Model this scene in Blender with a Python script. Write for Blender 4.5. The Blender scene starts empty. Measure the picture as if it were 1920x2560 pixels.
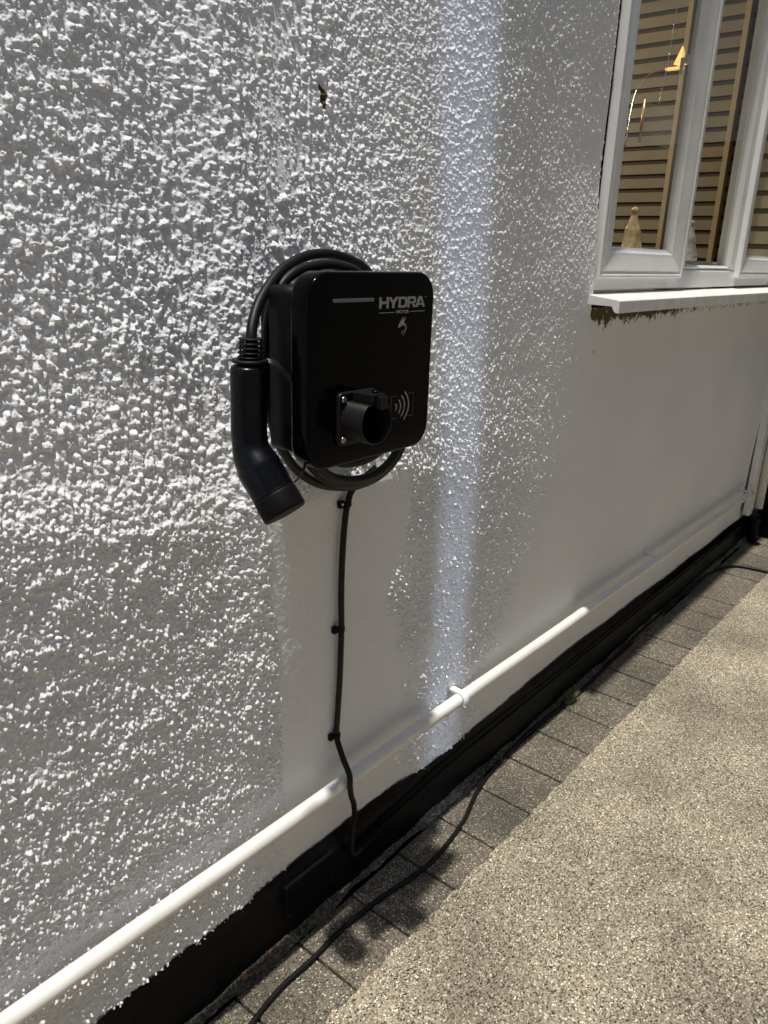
import bpy, bmesh, math, random
import numpy as np
from mathutils import Vector, Matrix
random.seed(7)
S = bpy.context.scene
COL = S.collection

# ------------------------------------------------------------------ camera
H = 1.48
cam_d = bpy.data.cameras.new('camera')
cam = bpy.data.objects.new('camera', cam_d)
COL.objects.link(cam)
cam_d.sensor_fit = 'VERTICAL'; cam_d.sensor_height = 36.0; cam_d.lens = 27.0
cam_d.clip_start = 0.02; cam_d.clip_end = 200
R = [[0.64157196, -0.22531396, 0.7332251], [-0.76634805, -0.2295342, 0.6000206], [0.03310722, -0.94686201, -0.31993162]]
M = Matrix.Identity(4)
for i in range(3):
    M[i][0] = R[i][0]; M[i][1] = -R[i][1]; M[i][2] = -R[i][2]
M[0][3], M[1][3], M[2][3] = 0.0, -1.0, H
cam.matrix_world = M
S.camera = cam

# ------------------------------------------------------------------ sky and sun
SUN_TRAVEL = Vector((0.20, 0.019, -1.0)).normalized()
to_sun = -SUN_TRAVEL
w = bpy.data.worlds.new('World'); S.world = w; w.use_nodes = True
nt = w.node_tree
sky = nt.nodes.new('ShaderNodeTexSky'); sky.sky_type = 'NISHITA'; sky.sun_disc = False
sky.sun_elevation = math.asin(to_sun.z)
sky.sun_rotation = math.atan2(to_sun.x, to_sun.y)
bg = nt.nodes['Background']; sky.dust_density = 1.3; sky.ozone_density = 0.9
bg.inputs[1].default_value = 0.092
nt.links.new(sky.outputs[0], bg.inputs[0])
sd = bpy.data.lights.new('sun', 'SUN'); sd.energy = 4.4; sd.angle = math.radians(1.5); sd.color = (1.0, 0.955, 0.875)
so = bpy.data.objects.new('sun', sd); COL.objects.link(so)
so.rotation_euler = SUN_TRAVEL.to_track_quat('-Z', 'Y').to_euler()
so.location = (-2, -2, 6)
S.view_settings.view_transform = 'Standard'; S.view_settings.look = 'None'
S.view_settings.exposure = 0.0; S.view_settings.gamma = 1.0
S.render.engine = 'CYCLES'

# ------------------------------------------------------------------ material helpers
def mat(name, color, rough=0.5, metallic=0.0, spec=0.5, var=0.0, vscale=20, bump=0.0, bscale=200, coat=0.0):
    m = bpy.data.materials.new(name); m.use_nodes = True
    n = m.node_tree.nodes; l = m.node_tree.links; b = n['Principled BSDF']
    b.inputs['Base Color'].default_value = (*color, 1); b.inputs['Roughness'].default_value = rough
    b.inputs['Metallic'].default_value = metallic; b.inputs['Specular IOR Level'].default_value = spec
    b.inputs['Coat Weight'].default_value = coat
    tc = n.new('ShaderNodeTexCoord')
    if var > 0:
        t = n.new('ShaderNodeTexNoise'); t.inputs['Scale'].default_value = vscale; t.inputs['Detail'].default_value = 6
        l.new(tc.outputs['Object'], t.inputs['Vector'])
        r = n.new('ShaderNodeValToRGB')
        r.color_ramp.elements[0].position = 0.3; r.color_ramp.elements[1].position = 0.7
        r.color_ramp.elements[0].color = (*[c * (1 - var) for c in color], 1)
        r.color_ramp.elements[1].color = (*[min(1, c * (1 + var)) for c in color], 1)
        l.new(t.outputs['Fac'], r.inputs['Fac']); l.new(r.outputs[0], b.inputs['Base Color'])
        mr = n.new('ShaderNodeMapRange'); mr.inputs['To Min'].default_value = rough * 0.85; mr.inputs['To Max'].default_value = min(1, rough * 1.2)
        l.new(t.outputs['Fac'], mr.inputs['Value']); l.new(mr.outputs[0], b.inputs['Roughness'])
    if bump > 0:
        t2 = n.new('ShaderNodeTexNoise'); t2.inputs['Scale'].default_value = bscale; t2.inputs['Detail'].default_value = 4
        l.new(tc.outputs['Object'], t2.inputs['Vector'])
        bp = n.new('ShaderNodeBump'); bp.inputs['Strength'].default_value = 1.0; bp.inputs['Distance'].default_value = bump
        l.new(t2.outputs['Fac'], bp.inputs['Height']); l.new(bp.outputs[0], b.inputs['Normal'])
    return m

MT = {}
MT['black_gloss'] = mat('black_gloss_plastic', (0.0018, 0.0018, 0.002), 0.13, spec=0.10)
MT['black_case'] = mat('black_matt_plastic', (0.0035, 0.0035, 0.004), 0.5, spec=0.16, var=0.2, vscale=60, bump=0.0002, bscale=900)
MT['handle'] = mat('black_handle_plastic', (0.0022, 0.0028, 0.0045), 0.27, spec=0.28, var=0.1, vscale=40)
MT['rubber'] = mat('black_cable_rubber', (0.005, 0.005, 0.0055), 0.48, spec=0.28, var=0.25, vscale=70)
MT['socket_grey'] = mat('charcoal_socket_plastic', (0.009, 0.008, 0.0075), 0.42, spec=0.25)
MT['void'] = mat('dark_void', (0.002, 0.002, 0.002), 0.9, spec=0.05)
MT['steel'] = mat('screw_steel', (0.45, 0.44, 0.42), 0.3, metallic=1.0)
MT['print'] = mat('grey_white_print', (0.30, 0.30, 0.275), 0.6, var=0.06, vscale=300)
MT['ledbar'] = mat('grey_light_bar', (0.15, 0.15, 0.16), 0.45)
MT['printline'] = mat('dim_print_line', (0.075, 0.075, 0.07), 0.6)
MT['upvc'] = mat('white_upvc', (0.82, 0.82, 0.80), 0.28, var=0.05, vscale=9)
MT['upvc_dirty'] = mat('weathered_white_upvc', (0.80, 0.80, 0.77), 0.38, var=0.08, vscale=22)
MT['pipe'] = mat('painted_white_pipe', (0.78, 0.77, 0.73), 0.33, var=0.05, vscale=14, bump=0.0004, bscale=60)
MT['plinth'] = mat('black_masonry_paint', (0.0028, 0.0028, 0.0033), 0.40, spec=0.10, var=0.35, vscale=12, bump=0.0012, bscale=50)
MT['blackmetal'] = mat('black_gate_paint', (0.002, 0.0025, 0.004), 0.4, spec=0.12)
MT['interior'] = mat('room_wall_paint', (0.20, 0.15, 0.10), 0.8, var=0.1, vscale=3)
MT['slat'] = mat('brown_timber_slat', (0.31, 0.26, 0.175), 0.6, var=0.12, vscale=4)
MT['slat_gap'] = mat('dark_timber_backing', (0.10, 0.078, 0.050), 0.8)
MT['post'] = mat('tan_timber_post', (0.50, 0.39, 0.22), 0.5, var=0.1, vscale=5)
MT['dark_strip'] = mat('dark_band', (0.03, 0.03, 0.03), 0.5)
MT['amber'] = mat('amber_wax', (0.42, 0.31, 0.17), 0.25, var=0.3, vscale=60, bump=0.002, bscale=60)
MT['pearl'] = mat('pearl_glass', (0.32, 0.29, 0.27), 0.2, var=0.3, vscale=60, bump=0.002, bscale=60)
MT['leaf'] = mat('dry_leaf', (0.32, 0.14, 0.06), 0.7, var=0.4, vscale=80)
MT['weed'] = mat('weed_green', (0.10, 0.11, 0.035), 0.6, var=0.4, vscale=50)
MT['neighbour'] = mat('neighbour_render', (0.62, 0.58, 0.52), 0.9, var=0.08, vscale=2, bump=0.004, bscale=60)
MT['chrome'] = mat('bright_metal', (0.85, 0.82, 0.75), 0.15, metallic=1.0)
MT['copper'] = mat('brass_rod', (0.60, 0.38, 0.20), 0.35, metallic=0.6)
MT['moss_chip'] = mat('broken_render', (0.05, 0.028, 0.018), 0.9, var=0.7, vscale=120, bump=0.004, bscale=150)

def glass_mat():
    m = bpy.data.materials.new('window_glass'); m.use_nodes = True
    n = m.node_tree.nodes; l = m.node_tree.links
    for x in list(n): n.remove(x)
    o = n.new('ShaderNodeOutputMaterial'); mx = n.new('ShaderNodeMixShader')
    fr = n.new('ShaderNodeFresnel'); fr.inputs['IOR'].default_value = 1.45
    tr = n.new('ShaderNodeBsdfTransparent'); tr.inputs[0].default_value = (0.90, 0.91, 0.90, 1)
    gl = n.new('ShaderNodeBsdfGlossy'); gl.inputs['Roughness'].default_value = 0.02
    ge = n.new('ShaderNodeNewGeometry'); inv = n.new('ShaderNodeMath'); inv.operation = 'SUBTRACT'; inv.inputs[0].default_value = 1.0
    l.new(ge.outputs['Backfacing'], inv.inputs[1]); ml = n.new('ShaderNodeMath'); ml.operation = 'MULTIPLY'
    l.new(fr.outputs[0], ml.inputs[0]); l.new(inv.outputs[0], ml.inputs[1])
    l.new(ml.outputs[0], mx.inputs[0]); l.new(tr.outputs[0], mx.inputs[1]); l.new(gl.outputs[0], mx.inputs[2])
    l.new(mx.outputs[0], o.inputs[0])
    return m
MT['glass'] = glass_mat()

def emis(name, col, s):
    m = bpy.data.materials.new(name); m.use_nodes = True
    b = m.node_tree.nodes['Principled BSDF']
    b.inputs['Base Color'].default_value = (*col, 1)
    b.inputs['Emission Color'].default_value = (*col, 1); b.inputs['Emission Strength'].default_value = s
    return m
MT['lampshade'] = emis('lit_lampshade', (1.0, 0.66, 0.22), 1.0)

def wall_mat():
    m = bpy.data.materials.new('white_masonry_paint'); m.use_nodes = True
    n = m.node_tree.nodes; l = m.node_tree.links; b = n['Principled BSDF']
    b.inputs['Roughness'].default_value = 0.85; b.inputs['Specular IOR Level'].default_value = 0.14
    tc = n.new('ShaderNodeTexCoord')
    big = n.new('ShaderNodeTexNoise'); big.inputs['Scale'].default_value = 2.2; big.inputs['Detail'].default_value = 5
    l.new(tc.outputs['Object'], big.inputs['Vector'])
    r = n.new('ShaderNodeValToRGB'); r.color_ramp.elements[0].color = (0.765, 0.775, 0.80, 1); r.color_ramp.elements[1].color = (0.835, 0.845, 0.87, 1)
    r.color_ramp.elements[0].position = 0.3; r.color_ramp.elements[1].position = 0.7
    l.new(big.outputs['Fac'], r.inputs['Fac'])
    at = n.new('ShaderNodeAttribute'); at.attribute_name = 'stain'
    sp = n.new('ShaderNodeTexNoise'); sp.inputs['Scale'].default_value = 55; sp.inputs['Detail'].default_value = 8; sp.inputs['Roughness'].default_value = 0.7
    l.new(tc.outputs['Object'], sp.inputs['Vector'])
    sr = n.new('ShaderNodeValToRGB')
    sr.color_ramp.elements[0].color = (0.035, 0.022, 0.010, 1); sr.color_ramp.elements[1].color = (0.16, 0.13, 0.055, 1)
    l.new(sp.outputs['Fac'], sr.inputs['Fac'])
    ad = n.new('ShaderNodeMath'); ad.operation = 'ADD'
    l.new(at.outputs['Fac'], ad.inputs[0]); l.new(sp.outputs['Fac'], ad.inputs[1])
    th = n.new('ShaderNodeMapRange'); th.inputs['From Min'].default_value = 0.98; th.inputs['From Max'].default_value = 1.08
    l.new(ad.outputs[0], th.inputs['Value'])
    mx = n.new('ShaderNodeMix'); mx.data_type = 'RGBA'
    l.new(th.outputs[0], mx.inputs['Factor']); l.new(r.outputs[0], mx.inputs['A']); l.new(sr.outputs[0], mx.inputs['B'])
    l.new(mx.outputs['Result'], b.inputs['Base Color'])
    fb = n.new('ShaderNodeTexNoise'); fb.inputs['Scale'].default_value = 380; fb.inputs['Detail'].default_value = 5
    l.new(tc.outputs['Object'], fb.inputs['Vector'])
    bp = n.new('ShaderNodeBump'); bp.inputs['Strength'].default_value = 0.9; bp.inputs['Distance'].default_value = 0.0011
    l.new(fb.outputs['Fac'], bp.inputs['Height']); l.new(bp.outputs[0], b.inputs['Normal'])
    return m
MT['wall'] = wall_mat()

def aggregate_mat(name, ramp, scale, bump, rough=0.75, patch=0.12, warp=0.0):
    m = bpy.data.materials.new(name); m.use_nodes = True
    n = m.node_tree.nodes; l = m.node_tree.links; b = n['Principled BSDF']
    b.inputs['Roughness'].default_value = rough; b.inputs['Specular IOR Level'].default_value = 0.4
    tc = n.new('ShaderNodeTexCoord')
    mp = n.new('ShaderNodeMapping'); l.new(tc.outputs['Object'], mp.inputs['Vector'])
    v = n.new('ShaderNodeTexVoronoi'); v.inputs['Scale'].default_value = scale; v.voronoi_dimensions = '3D'
    l.new(mp.outputs[0], v.inputs['Vector'])
    sx = n.new('ShaderNodeSeparateColor'); l.new(v.outputs['Color'], sx.inputs[0])
    r = n.new('ShaderNodeValToRGB'); r.color_ramp.interpolation = 'LINEAR'
    e = r.color_ramp.elements
    e[0].position = ramp[0][0]; e[0].color = (*ramp[0][1], 1)
    e[1].position = ramp[-1][0]; e[1].color = (*ramp[-1][1], 1)
    for p, c in ramp[1:-1]:
        k = e.new(p); k.color = (*c, 1)
    l.new(sx.outputs[0], r.inputs['Fac'])
    # binder between stones
    v2 = n.new('ShaderNodeTexVoronoi'); v2.feature = 'DISTANCE_TO_EDGE'; v2.inputs['Scale'].default_value = scale
    l.new(mp.outputs[0], v2.inputs['Vector'])
    em = n.new('ShaderNodeMapRange'); em.inputs['From Max'].default_value = 0.12; em.inputs['To Min'].default_value = 0.66
    l.new(v2.outputs['Distance'], em.inputs['Value'])
    big = n.new('ShaderNodeTexNoise'); big.inputs['Scale'].default_value = 3.0; big.inputs['Detail'].default_value = 6
    l.new(tc.outputs['Object'], big.inputs['Vector'])
    bm_ = n.new('ShaderNodeMapRange'); bm_.inputs['From Min'].default_value = 0.3; bm_.inputs['From Max'].default_value = 0.7
    bm_.inputs['To Min'].default_value = 1 - patch; bm_.inputs['To Max'].default_value = 1 + patch
    l.new(big.outputs['Fac'], bm_.inputs['Value'])
    mu = n.new('ShaderNodeMath'); mu.operation = 'MULTIPLY'; l.new(em.outputs[0], mu.inputs[0]); l.new(bm_.outputs[0], mu.inputs[1])
    vm = n.new('ShaderNodeVectorMath'); vm.operation = 'SCALE'
    l.new(r.outputs[0], vm.inputs[0]); l.new(mu.outputs[0], vm.inputs['Scale'])
    l.new(vm.outputs[0], b.inputs['Base Color'])
    # relief: stones stand up by differing amounts
    hm = n.new('ShaderNodeMath'); hm.operation = 'MULTIPLY_ADD'
    l.new(sx.outputs[1], hm.inputs[0]); hm.inputs[1].default_value = 0.8
    l.new(em.outputs[0], hm.inputs[2])
    bp = n.new('ShaderNodeBump'); bp.inputs['Strength'].default_value = 1.0; bp.inputs['Distance'].default_value = bump
    l.new(hm.outputs[0], bp.inputs['Height']); l.new(bp.outputs[0], b.inputs['Normal'])
    return m
MT['aggregate'] = aggregate_mat('exposed_aggregate', [(0.0, (0.02, 0.018, 0.016)), (0.09, (0.055, 0.046, 0.034)), (0.18, (0.21, 0.175, 0.12)), (0.40, (0.30, 0.26, 0.185)), (0.70, (0.39, 0.34, 0.248)), (0.90, (0.54, 0.48, 0.365)), (1.0, (0.95, 0.90, 0.76))], 310, 0.0016, patch=0.30)
MT['paver'] = aggregate_mat('grey_brown_paver', [(0.0, (0.022, 0.020, 0.016)), (0.15, (0.085, 0.075, 0.057)), (0.7, (0.165, 0.145, 0.108)), (0.92, (0.25, 0.22, 0.165)), (1.0, (0.62, 0.59, 0.49))], 330, 0.0010, patch=0.38)
MT['mortar'] = aggregate_mat('dirty_mortar', [(0.0, (0.05, 0.045, 0.035)), (0.6, (0.13, 0.12, 0.095)), (1.0, (0.22, 0.21, 0.17))], 180, 0.002, rough=0.9, patch=0.5)
MT['soil'] = mat('joint_sand', (0.03, 0.026, 0.02), 0.95)

# ------------------------------------------------------------------ mesh helpers
class MB:
    def __init__(s): s.v = []; s.f = []; s.smooth = []
    def add(s, vs, fs, smooth=False):
        o = len(s.v); s.v += [tuple(p) for p in vs]; s.f += [tuple(i + o for i in f) for f in fs]; s.smooth += [smooth] * len(fs)
    def box(s, x0, x1, y0, y1, z0, z1):
        s.add([(x0,y0,z0),(x1,y0,z0),(x1,y1,z0),(x0,y1,z0),(x0,y0,z1),(x1,y0,z1),(x1,y1,z1),(x0,y1,z1)],
              [(0,3,2,1),(4,5,6,7),(0,1,5,4),(1,2,6,5),(2,3,7,6),(3,0,4,7)])
    def rings(s, rings, cap0=True, cap1=True, closed=True, smooth=True):
        n = len(rings[0]); vs = [p for r in rings for p in r]; fs = []
        for i in range(len(rings) - 1):
            for j in range(n if closed else n - 1):
                a = i*n + j; b = i*n + (j+1) % n
                fs.append((a, b, b + n, a + n))
        s.add(vs, fs, smooth)
        o = len(s.v) - len(vs)
        if cap0: s.f.append(tuple(o + k for k in reversed(range(n)))); s.smooth.append(False)
        if cap1: s.f.append(tuple(o + (len(rings)-1)*n + k for k in range(n))); s.smooth.append(False)
    def tube(s, pts, r, seg=16, caps=True):
        pts = [Vector(p) for p in pts]; rad = r if callable(r) else (lambda t: r)
        T = []
        for i in range(len(pts)):
            a = pts[max(0, i-1)]; b = pts[min(len(pts)-1, i+1)]; T.append((b-a).normalized())
        up = Vector((0,0,1)) if abs(T[0].z) < 0.9 else Vector((0,1,0))
        nrm = (up - T[0]*up.dot(T[0])).normalized(); rings = []
        for i, p in enumerate(pts):
            nrm = (nrm - T[i]*nrm.dot(T[i])).normalized(); bi = T[i].cross(nrm)
            rr = rad(i/(len(pts)-1))
            rings.append([p + (nrm*math.cos(2*math.pi*k/seg) + bi*math.sin(2*math.pi*k/seg))*rr for k in range(seg)])
        s.rings(rings, caps, caps)
    def lathe(s, p0, axis, prof, seg=32, up=None, xs=1.0, cap=True):
        """prof: list of (distance along axis, radius)"""
        a = Vector(axis).normalized(); u = Vector(up) if up else (Vector((0,0,1)) if abs(a.z) < 0.9 else Vector((0,1,0)))
        u = (u - a*u.dot(a)).normalized(); v = a.cross(u); p0 = Vector(p0)
        s.rings([[p0 + a*t + (u*math.cos(2*math.pi*k/seg) + v*xs*math.sin(2*math.pi*k/seg))*r for k in range(seg)] for t, r in prof], cap, cap)
    def build(s, name, m, parent=None, bevel=0.0, bseg=2):
        me = bpy.data.meshes.new(name); me.from_pydata(s.v, [], s.f); me.update()
        bm = bmesh.new(); bm.from_mesh(me); bmesh.ops.recalc_face_normals(bm, faces=bm.faces)
        bm.to_mesh(me); bm.free()
        me.polygons.foreach_set('use_smooth', s.smooth)
        me.materials.append(m)
        o = bpy.data.objects.new(name, me); COL.objects.link(o)
        if parent: o.parent = parent
        if bevel > 0:
            bv = o.modifiers.new('bevel', 'BEVEL'); bv.width = bevel; bv.segments = bseg; bv.limit_method = 'ANGLE'; bv.angle_limit = math.radians(40)
            bv.harden_normals = False
        return o

def tag(o, label=None, cat=None, group=None, kind=None):
    if label: o['label'] = label
    if cat: o['category'] = cat
    if group: o['group'] = group
    if kind: o['kind'] = kind
    return o
def empty(name, label, cat, group=None):
    o = bpy.data.objects.new(name, None); COL.objects.link(o); o.empty_display_size = 0.05
    return tag(o, label, cat, group)
def spline(P, n=10):
    P = [Vector(p) for p in P]; out = []
    Q = [2*P[0]-P[1]] + P + [2*P[-1]-P[-2]]
    for i in range(1, len(Q)-2):
        for k in range(n):
            t = k/n; p0, p1, p2, p3 = Q[i-1], Q[i], Q[i+1], Q[i+2]
            out.append(0.5*((2*p1) + (p2-p0)*t + (2*p0-5*p1+4*p2-p3)*t*t + (3*p1-p0-3*p2+p3)*t**3))
    out.append(P[-1]); return out
def rrect(x0, x1, z0, z1, r, seg=8):
    """rounded rectangle outline in x,z"""
    out = []
    for cx, cz, a0 in ((x1-r, z1-r, 0), (x0+r, z1-r, 90), (x0+r, z0+r, 180), (x1-r, z0+r, 270)):
        for k in range(seg+1):
            a = math.radians(a0 + 90*k/seg); out.append((cx + r*math.cos(a), cz + r*math.sin(a)))
    return out
def slab(mb, x0, x1, z0, z1, r, layers, seg=8, smooth=True):
    """rounded rectangle extruded along y; layers = [(y, inset)]"""
    rg = []
    for y, i in layers:
        rg.append([(x, y, z) for x, z in rrect(x0+i, x1-i, z0+i, z1-i, max(r-i, 0.0005), seg)])
    mb.rings(rg, smooth=smooth)
def framering(mb, x0, x1, z0, z1, prof, sz=1.0):
    """mitred rectangular frame from a profile of (inset, y)"""
    rg = [[(x0+i, y, z0+i*sz), (x1-i, y, z0+i*sz), (x1-i, y, z1-i), (x0+i, y, z1-i)] for i, y in prof]
    n = len(rg); vs = [p for r in rg for p in r]; fs = []
    for i in range(n-1):
        for j in range(4):
            a = i*4+j; b = i*4+(j+1) % 4; fs.append((a, b, b+4, a+4))
    mb.add(vs, fs, False)
def gz(x): return 0.013*(x-1)

# ------------------------------------------------------------------ ground
def slope_sheet(name, x0, x1, y0, y1, dz, m, nx=2, ny=2):
    mb = MB(); vs = []; fs = []
    for j in range(ny):
        for i in range(nx):
            x = x0+(x1-x0)*i/(nx-1); y = y0+(y1-y0)*j/(ny-1); vs.append((x, y, gz(x)+dz))
    for j in range(ny-1):
        for i in range(nx-1):
            a = j*nx+i; fs.append((a, a+1, a+nx+1, a+nx))
    mb.add(vs, fs); return tag(mb.build(name, m), kind='structure')
slope_sheet('ground', -40, 40, -40, -0.0, -0.030, MT['soil'])
# driveway with a slightly ragged edge along the pavers
mb = MB(); vs = []; fs = []; n = 900
for i in range(n+1):
    x = -3 + 12*i/n
    e = -0.210 - 0.011*max(0, x-1) + 0.0022*math.sin(x*61) + random.uniform(-0.0028, 0.0028)
    vs += [(x, e, gz(x)-0.012), (x, e-0.002, gz(x)+0.0015), (x, -3.4, gz(x)+0.0015)]
for i in range(n):
    a = i*3; fs += [(a, a+1, a+4, a+3), (a+1, a+2, a+5, a+4)]
mb.add(vs, fs); tag(mb.build('driveway', MT['aggregate']), kind='structure')
# paver strip along the wall
mb = MB(); p = 0.1795; x = 1.287 - 12*p; k = 0
while x < 5.2:
    px = p*(1 + 0.0)
    e = -0.214 - 0.011*max(0, x-1)
    dz = random.uniform(-0.0012, 0.0012); g = 0.0022 + random.uniform(0, 0.0006)
    y1 = -0.034
    a = (x+g, x+px-g); sk = random.uniform(-0.002, 0.002)
    bz = gz(x+px/2)+dz
    i = 0.0025
    vs = [(a[0], e, bz-0.02), (a[1], e, bz-0.02), (a[1], y1, bz-0.02), (a[0], y1, bz-0.02),
          (a[0], e, bz-0.002), (a[1], e, bz-0.002), (a[1], y1, bz-0.002), (a[0], y1, bz-0.002),
          (a[0]+i, e+i, bz), (a[1]-i, e+i, bz), (a[1]-i, y1-i, bz), (a[0]+i, y1-i, bz)]
    fs = [(0,1,5,4),(1,2,6,5),(2,3,7,6),(3,0,4,7),(4,5,9,8),(5,6,10,9),(6,7,11,10),(7,4,8,11),(8,9,10,11)]
    mb.add(vs, fs); x += px; k += 1
tag(mb.build('paver_path', MT['paver']), kind='structure')
# mortar fillet at the foot of the wall
mb = MB(); vs = []; fs = []; nx = 700; ny = 7
for i in range(nx+1):
    x = -1.5 + 6.5*i/nx
    for j in range(ny):
        t = j/(ny-1); wv = 0.036 + 0.006*math.sin(x*9) + 0.004*math.sin(x*31+1)
        y = 0.005 - wv*t; z = gz(x) + 0.043*(1-t)**1.3 + 0.002
        vs.append((x, y + random.uniform(-0.0012, 0.0012), z + random.uniform(-0.0018, 0.0018) + (0.002*math.sin(x*47+j))))
for i in range(nx):
    for j in range(ny-1):
        a = i*ny+j; fs.append((a, a+1, a+ny+1, a+ny))
mb.add(vs, fs); mortar = tag(mb.build('mortar_strip', MT['mortar']), kind='structure')

# ------------------------------------------------------------------ house: wall
house = empty('house', 'white painted roughcast house side wall with black painted foot and white framed window', 'house')

rng = np.random.default_rng(11)
def vnoise(X, Z, scale, seed):
    """smooth value noise, range about 0..1"""
    r = np.random.default_rng(seed); N = 512; g = r.random((N, N)).astype(np.float32)
    u = X/scale + 1000; v = Z/scale + 1000
    iu = np.floor(u).astype(np.int32); iv = np.floor(v).astype(np.int32); fu = u-iu; fv = v-iv
    fu = fu*fu*(3-2*fu); fv = fv*fv*(3-2*fv); iu &= 511; iv &= 511; ju = (iu+1) & 511; jv = (iv+1) & 511
    a = g[iu, iv]; b = g[ju, iv]; c = g[iu, jv]; d = g[ju, jv]
    return (a*(1-fu)+b*fu)*(1-fv) + (c*(1-fu)+d*fu)*fv
def fbm0(X, Z, scale, seed, oct=4, gain=0.5):
    t = 0; a = 1; s = 0
    for o in range(oct):
        t = t + a*vnoise(X, Z, scale/2**o, seed+o); s += a; a *= gain
    return t/s
def fbm(X, Z, scale, seed, oct=4, gain=0.5):
    """large patterns are worked out on a coarse grid and resampled"""
    step = scale/2**(oct-1)/4
    if X.shape != GSH or step < 0.0035: return fbm0(X, Z, scale, seed, oct, gain)
    gx = np.arange(ax[0], ax[-1]+2*step, step); gz_ = np.arange(az[0], az[-1]+2*step, step)
    GX, GZ = np.meshgrid(gx, gz_, indexing='ij'); f = fbm0(GX, GZ, scale, seed, oct, gain)
    u = (ax-gx[0])/step; i = np.minimum(u.astype(int), len(gx)-2); t = (u-i)[:, None]
    f = f[i]*(1-t)+f[i+1]*t
    v = (az-gz_[0])/step; j = np.minimum(v.astype(int), len(gz_)-2); t = (v-j)[None, :]
    return f[:, j]*(1-t)+f[:, j+1]*t
def sst(e0, e1, x):
    t = np.clip((x-e0)/(e1-e0), 0, 1); return t*t*(3-2*t)

def axis(fine0, fine1, step, lo, hi, g=1.18, mx=0.02):
    c = list(np.arange(fine0, fine1+step/2, step)); s = step; a = []
    x = fine0
    while x > lo:
        s = min(s*g, mx*6); x -= s; a.append(x)
    s = step; b = []; x = c[-1]
    while x < hi:
        s = min(s*g, mx); x += s; b.append(x)
    return np.array(a[::-1] + c + b)
STEP = 0.0013
ax = axis(0.22, 2.10, STEP, -1.6, 4.5, 1.02, 0.008)
az = axis(0.16, 2.26, STEP, 0.10, 3.6, 1.05, 0.03)
az = az[(az > 0.10)]; az[0] = 0.105
X, Z = np.meshgrid(ax, az, indexing='ij'); GSH = X.shape

# large shape of the wall: upper part leaned back to catch grazing sun, from about 1.1 m up
edge = 1.14 - 0.16*sst(0.35, 0.80, X) + 0.12*(fbm(X, Z, 0.25, 5)-0.5)
left = 1 - sst(1.10, 1.70, X)
tilt = np.clip(np.minimum(Z, 2.32)-(1.04+0.3*(edge-1.04)), 0, None)
Y = 0.165*left*tilt + 0.012*(1-sst(1.75, 2.0, X))*tilt
Y += 0.064*(1-sst(0.80, 0.95, X))*np.clip(Z-0.45, 0, 0.7)
rw = sst(1.34, 1.42, X)*(1-sst(1.78, 2.05, X)); upr = sst(1.6, 1.9, X)
Y -= sst(0.80, 0.90, X)*(0.028-0.024*rw)*(np.clip(Z, 0.2, 1.39)-0.70)*(upr*(1-sst(1.39, 1.75, Z)) + (1-upr)*(1-sst(1.0, 1.3, Z)))  # lower overhang shaped to keep the smooth render out of the sun
Y -= 0.0065*(fbm(X, Z, 0.42, 21, 3)-0.5) + 0.004*(fbm(X, Z, 0.13, 31, 3)-0.5)*(0.35 + 0.65*(1-sst(1.7, 2.2, X)))
# zones -----------------------------------------------------------
smoothpatch = np.exp(-((X-(0.97+0.16*(Z-1.4)))/0.080)**2) * sst(1.2, 1.36, Z) * (1-sst(1.85, 2.0, Z)*0.4)
smoothpatch = np.clip(smoothpatch + 0.30*(fbm(X, Z, 0.11, 77)-0.5), 0, 1)
edge = edge + 0.16*sst(0.84, 0.92, X)*(1-sst(1.3, 1.4, X))
coarse = (1-sst(1.05, 1.38, X + 0.10*(fbm(X, Z, 0.2, 8)-0.5))) * sst(-0.03, 0.05, Z-edge)
plain = sst(0.872, 0.895, X - 0.05*(1.06-Z) + 0.03*(fbm(X, Z, 0.05, 4)-0.5)) * (1-sst(1.26, 1.35, X - 0.25*(0.6-Z)*(Z < 0.6) + 0.15*(fbm(X, Z, 0.09, 4)-0.5))) * (1-sst(1.04, 1.18, Z + 0.16*(fbm(X, Z, 0.07, 9)-0.5)))
right = sst(1.10, 1.40, X)
below = (1-coarse)*(1-right)
diag = sst(0.0, 0.22, X - (2.02 - 0.42*np.clip(1.40-Z, 0, 2)) + 0.12*(fbm(X, Z, 0.2, 41)-0.5))
diag *= (1-sst(1.36, 1.50, Z))
nearwin = sst(2.00, 2.07, X + 0.05*(fbm(X, Z, 0.2, 43)-0.5)) * 0.7
patchR = sst(0.60, 0.72, fbm(X, Z, 0.22, 57, 3)) * right * 0.8
dens = (1-plain)*(1-diag)*(1-nearwin)*(1-patchR)*(1-0.65*smoothpatch)
dens = dens*(1-0.6*(1-sst(0.36, 0.50, Z))*sst(0.5, 1.0, X))
dens *= 0.60 + 0.9*sst(0.35, 0.6, fbm(X, Z, 0.09, 91, 3))
dens = np.clip(dens, 0, 1)
size = 0.0037*coarse + (1-coarse)*(0.0025*(1-right) + 0.0026*right)
hgt = 0.0024*coarse + (1-coarse)*(0.0021*(1-right) + 0.0013*right)
hgt *= 1 - 0.45*sst(1.5, 2.0, X)
hgt *= 1 + 0.9*right*(1-sst(0.95, 1.30, Z))
# fine crumb shared by everything
cr1 = fbm(X, Z, 0.0075, 3, 3, 0.62)-0.5
cr2 = fbm(X, Z, 0.014, 14, 3, 0.6)

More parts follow.
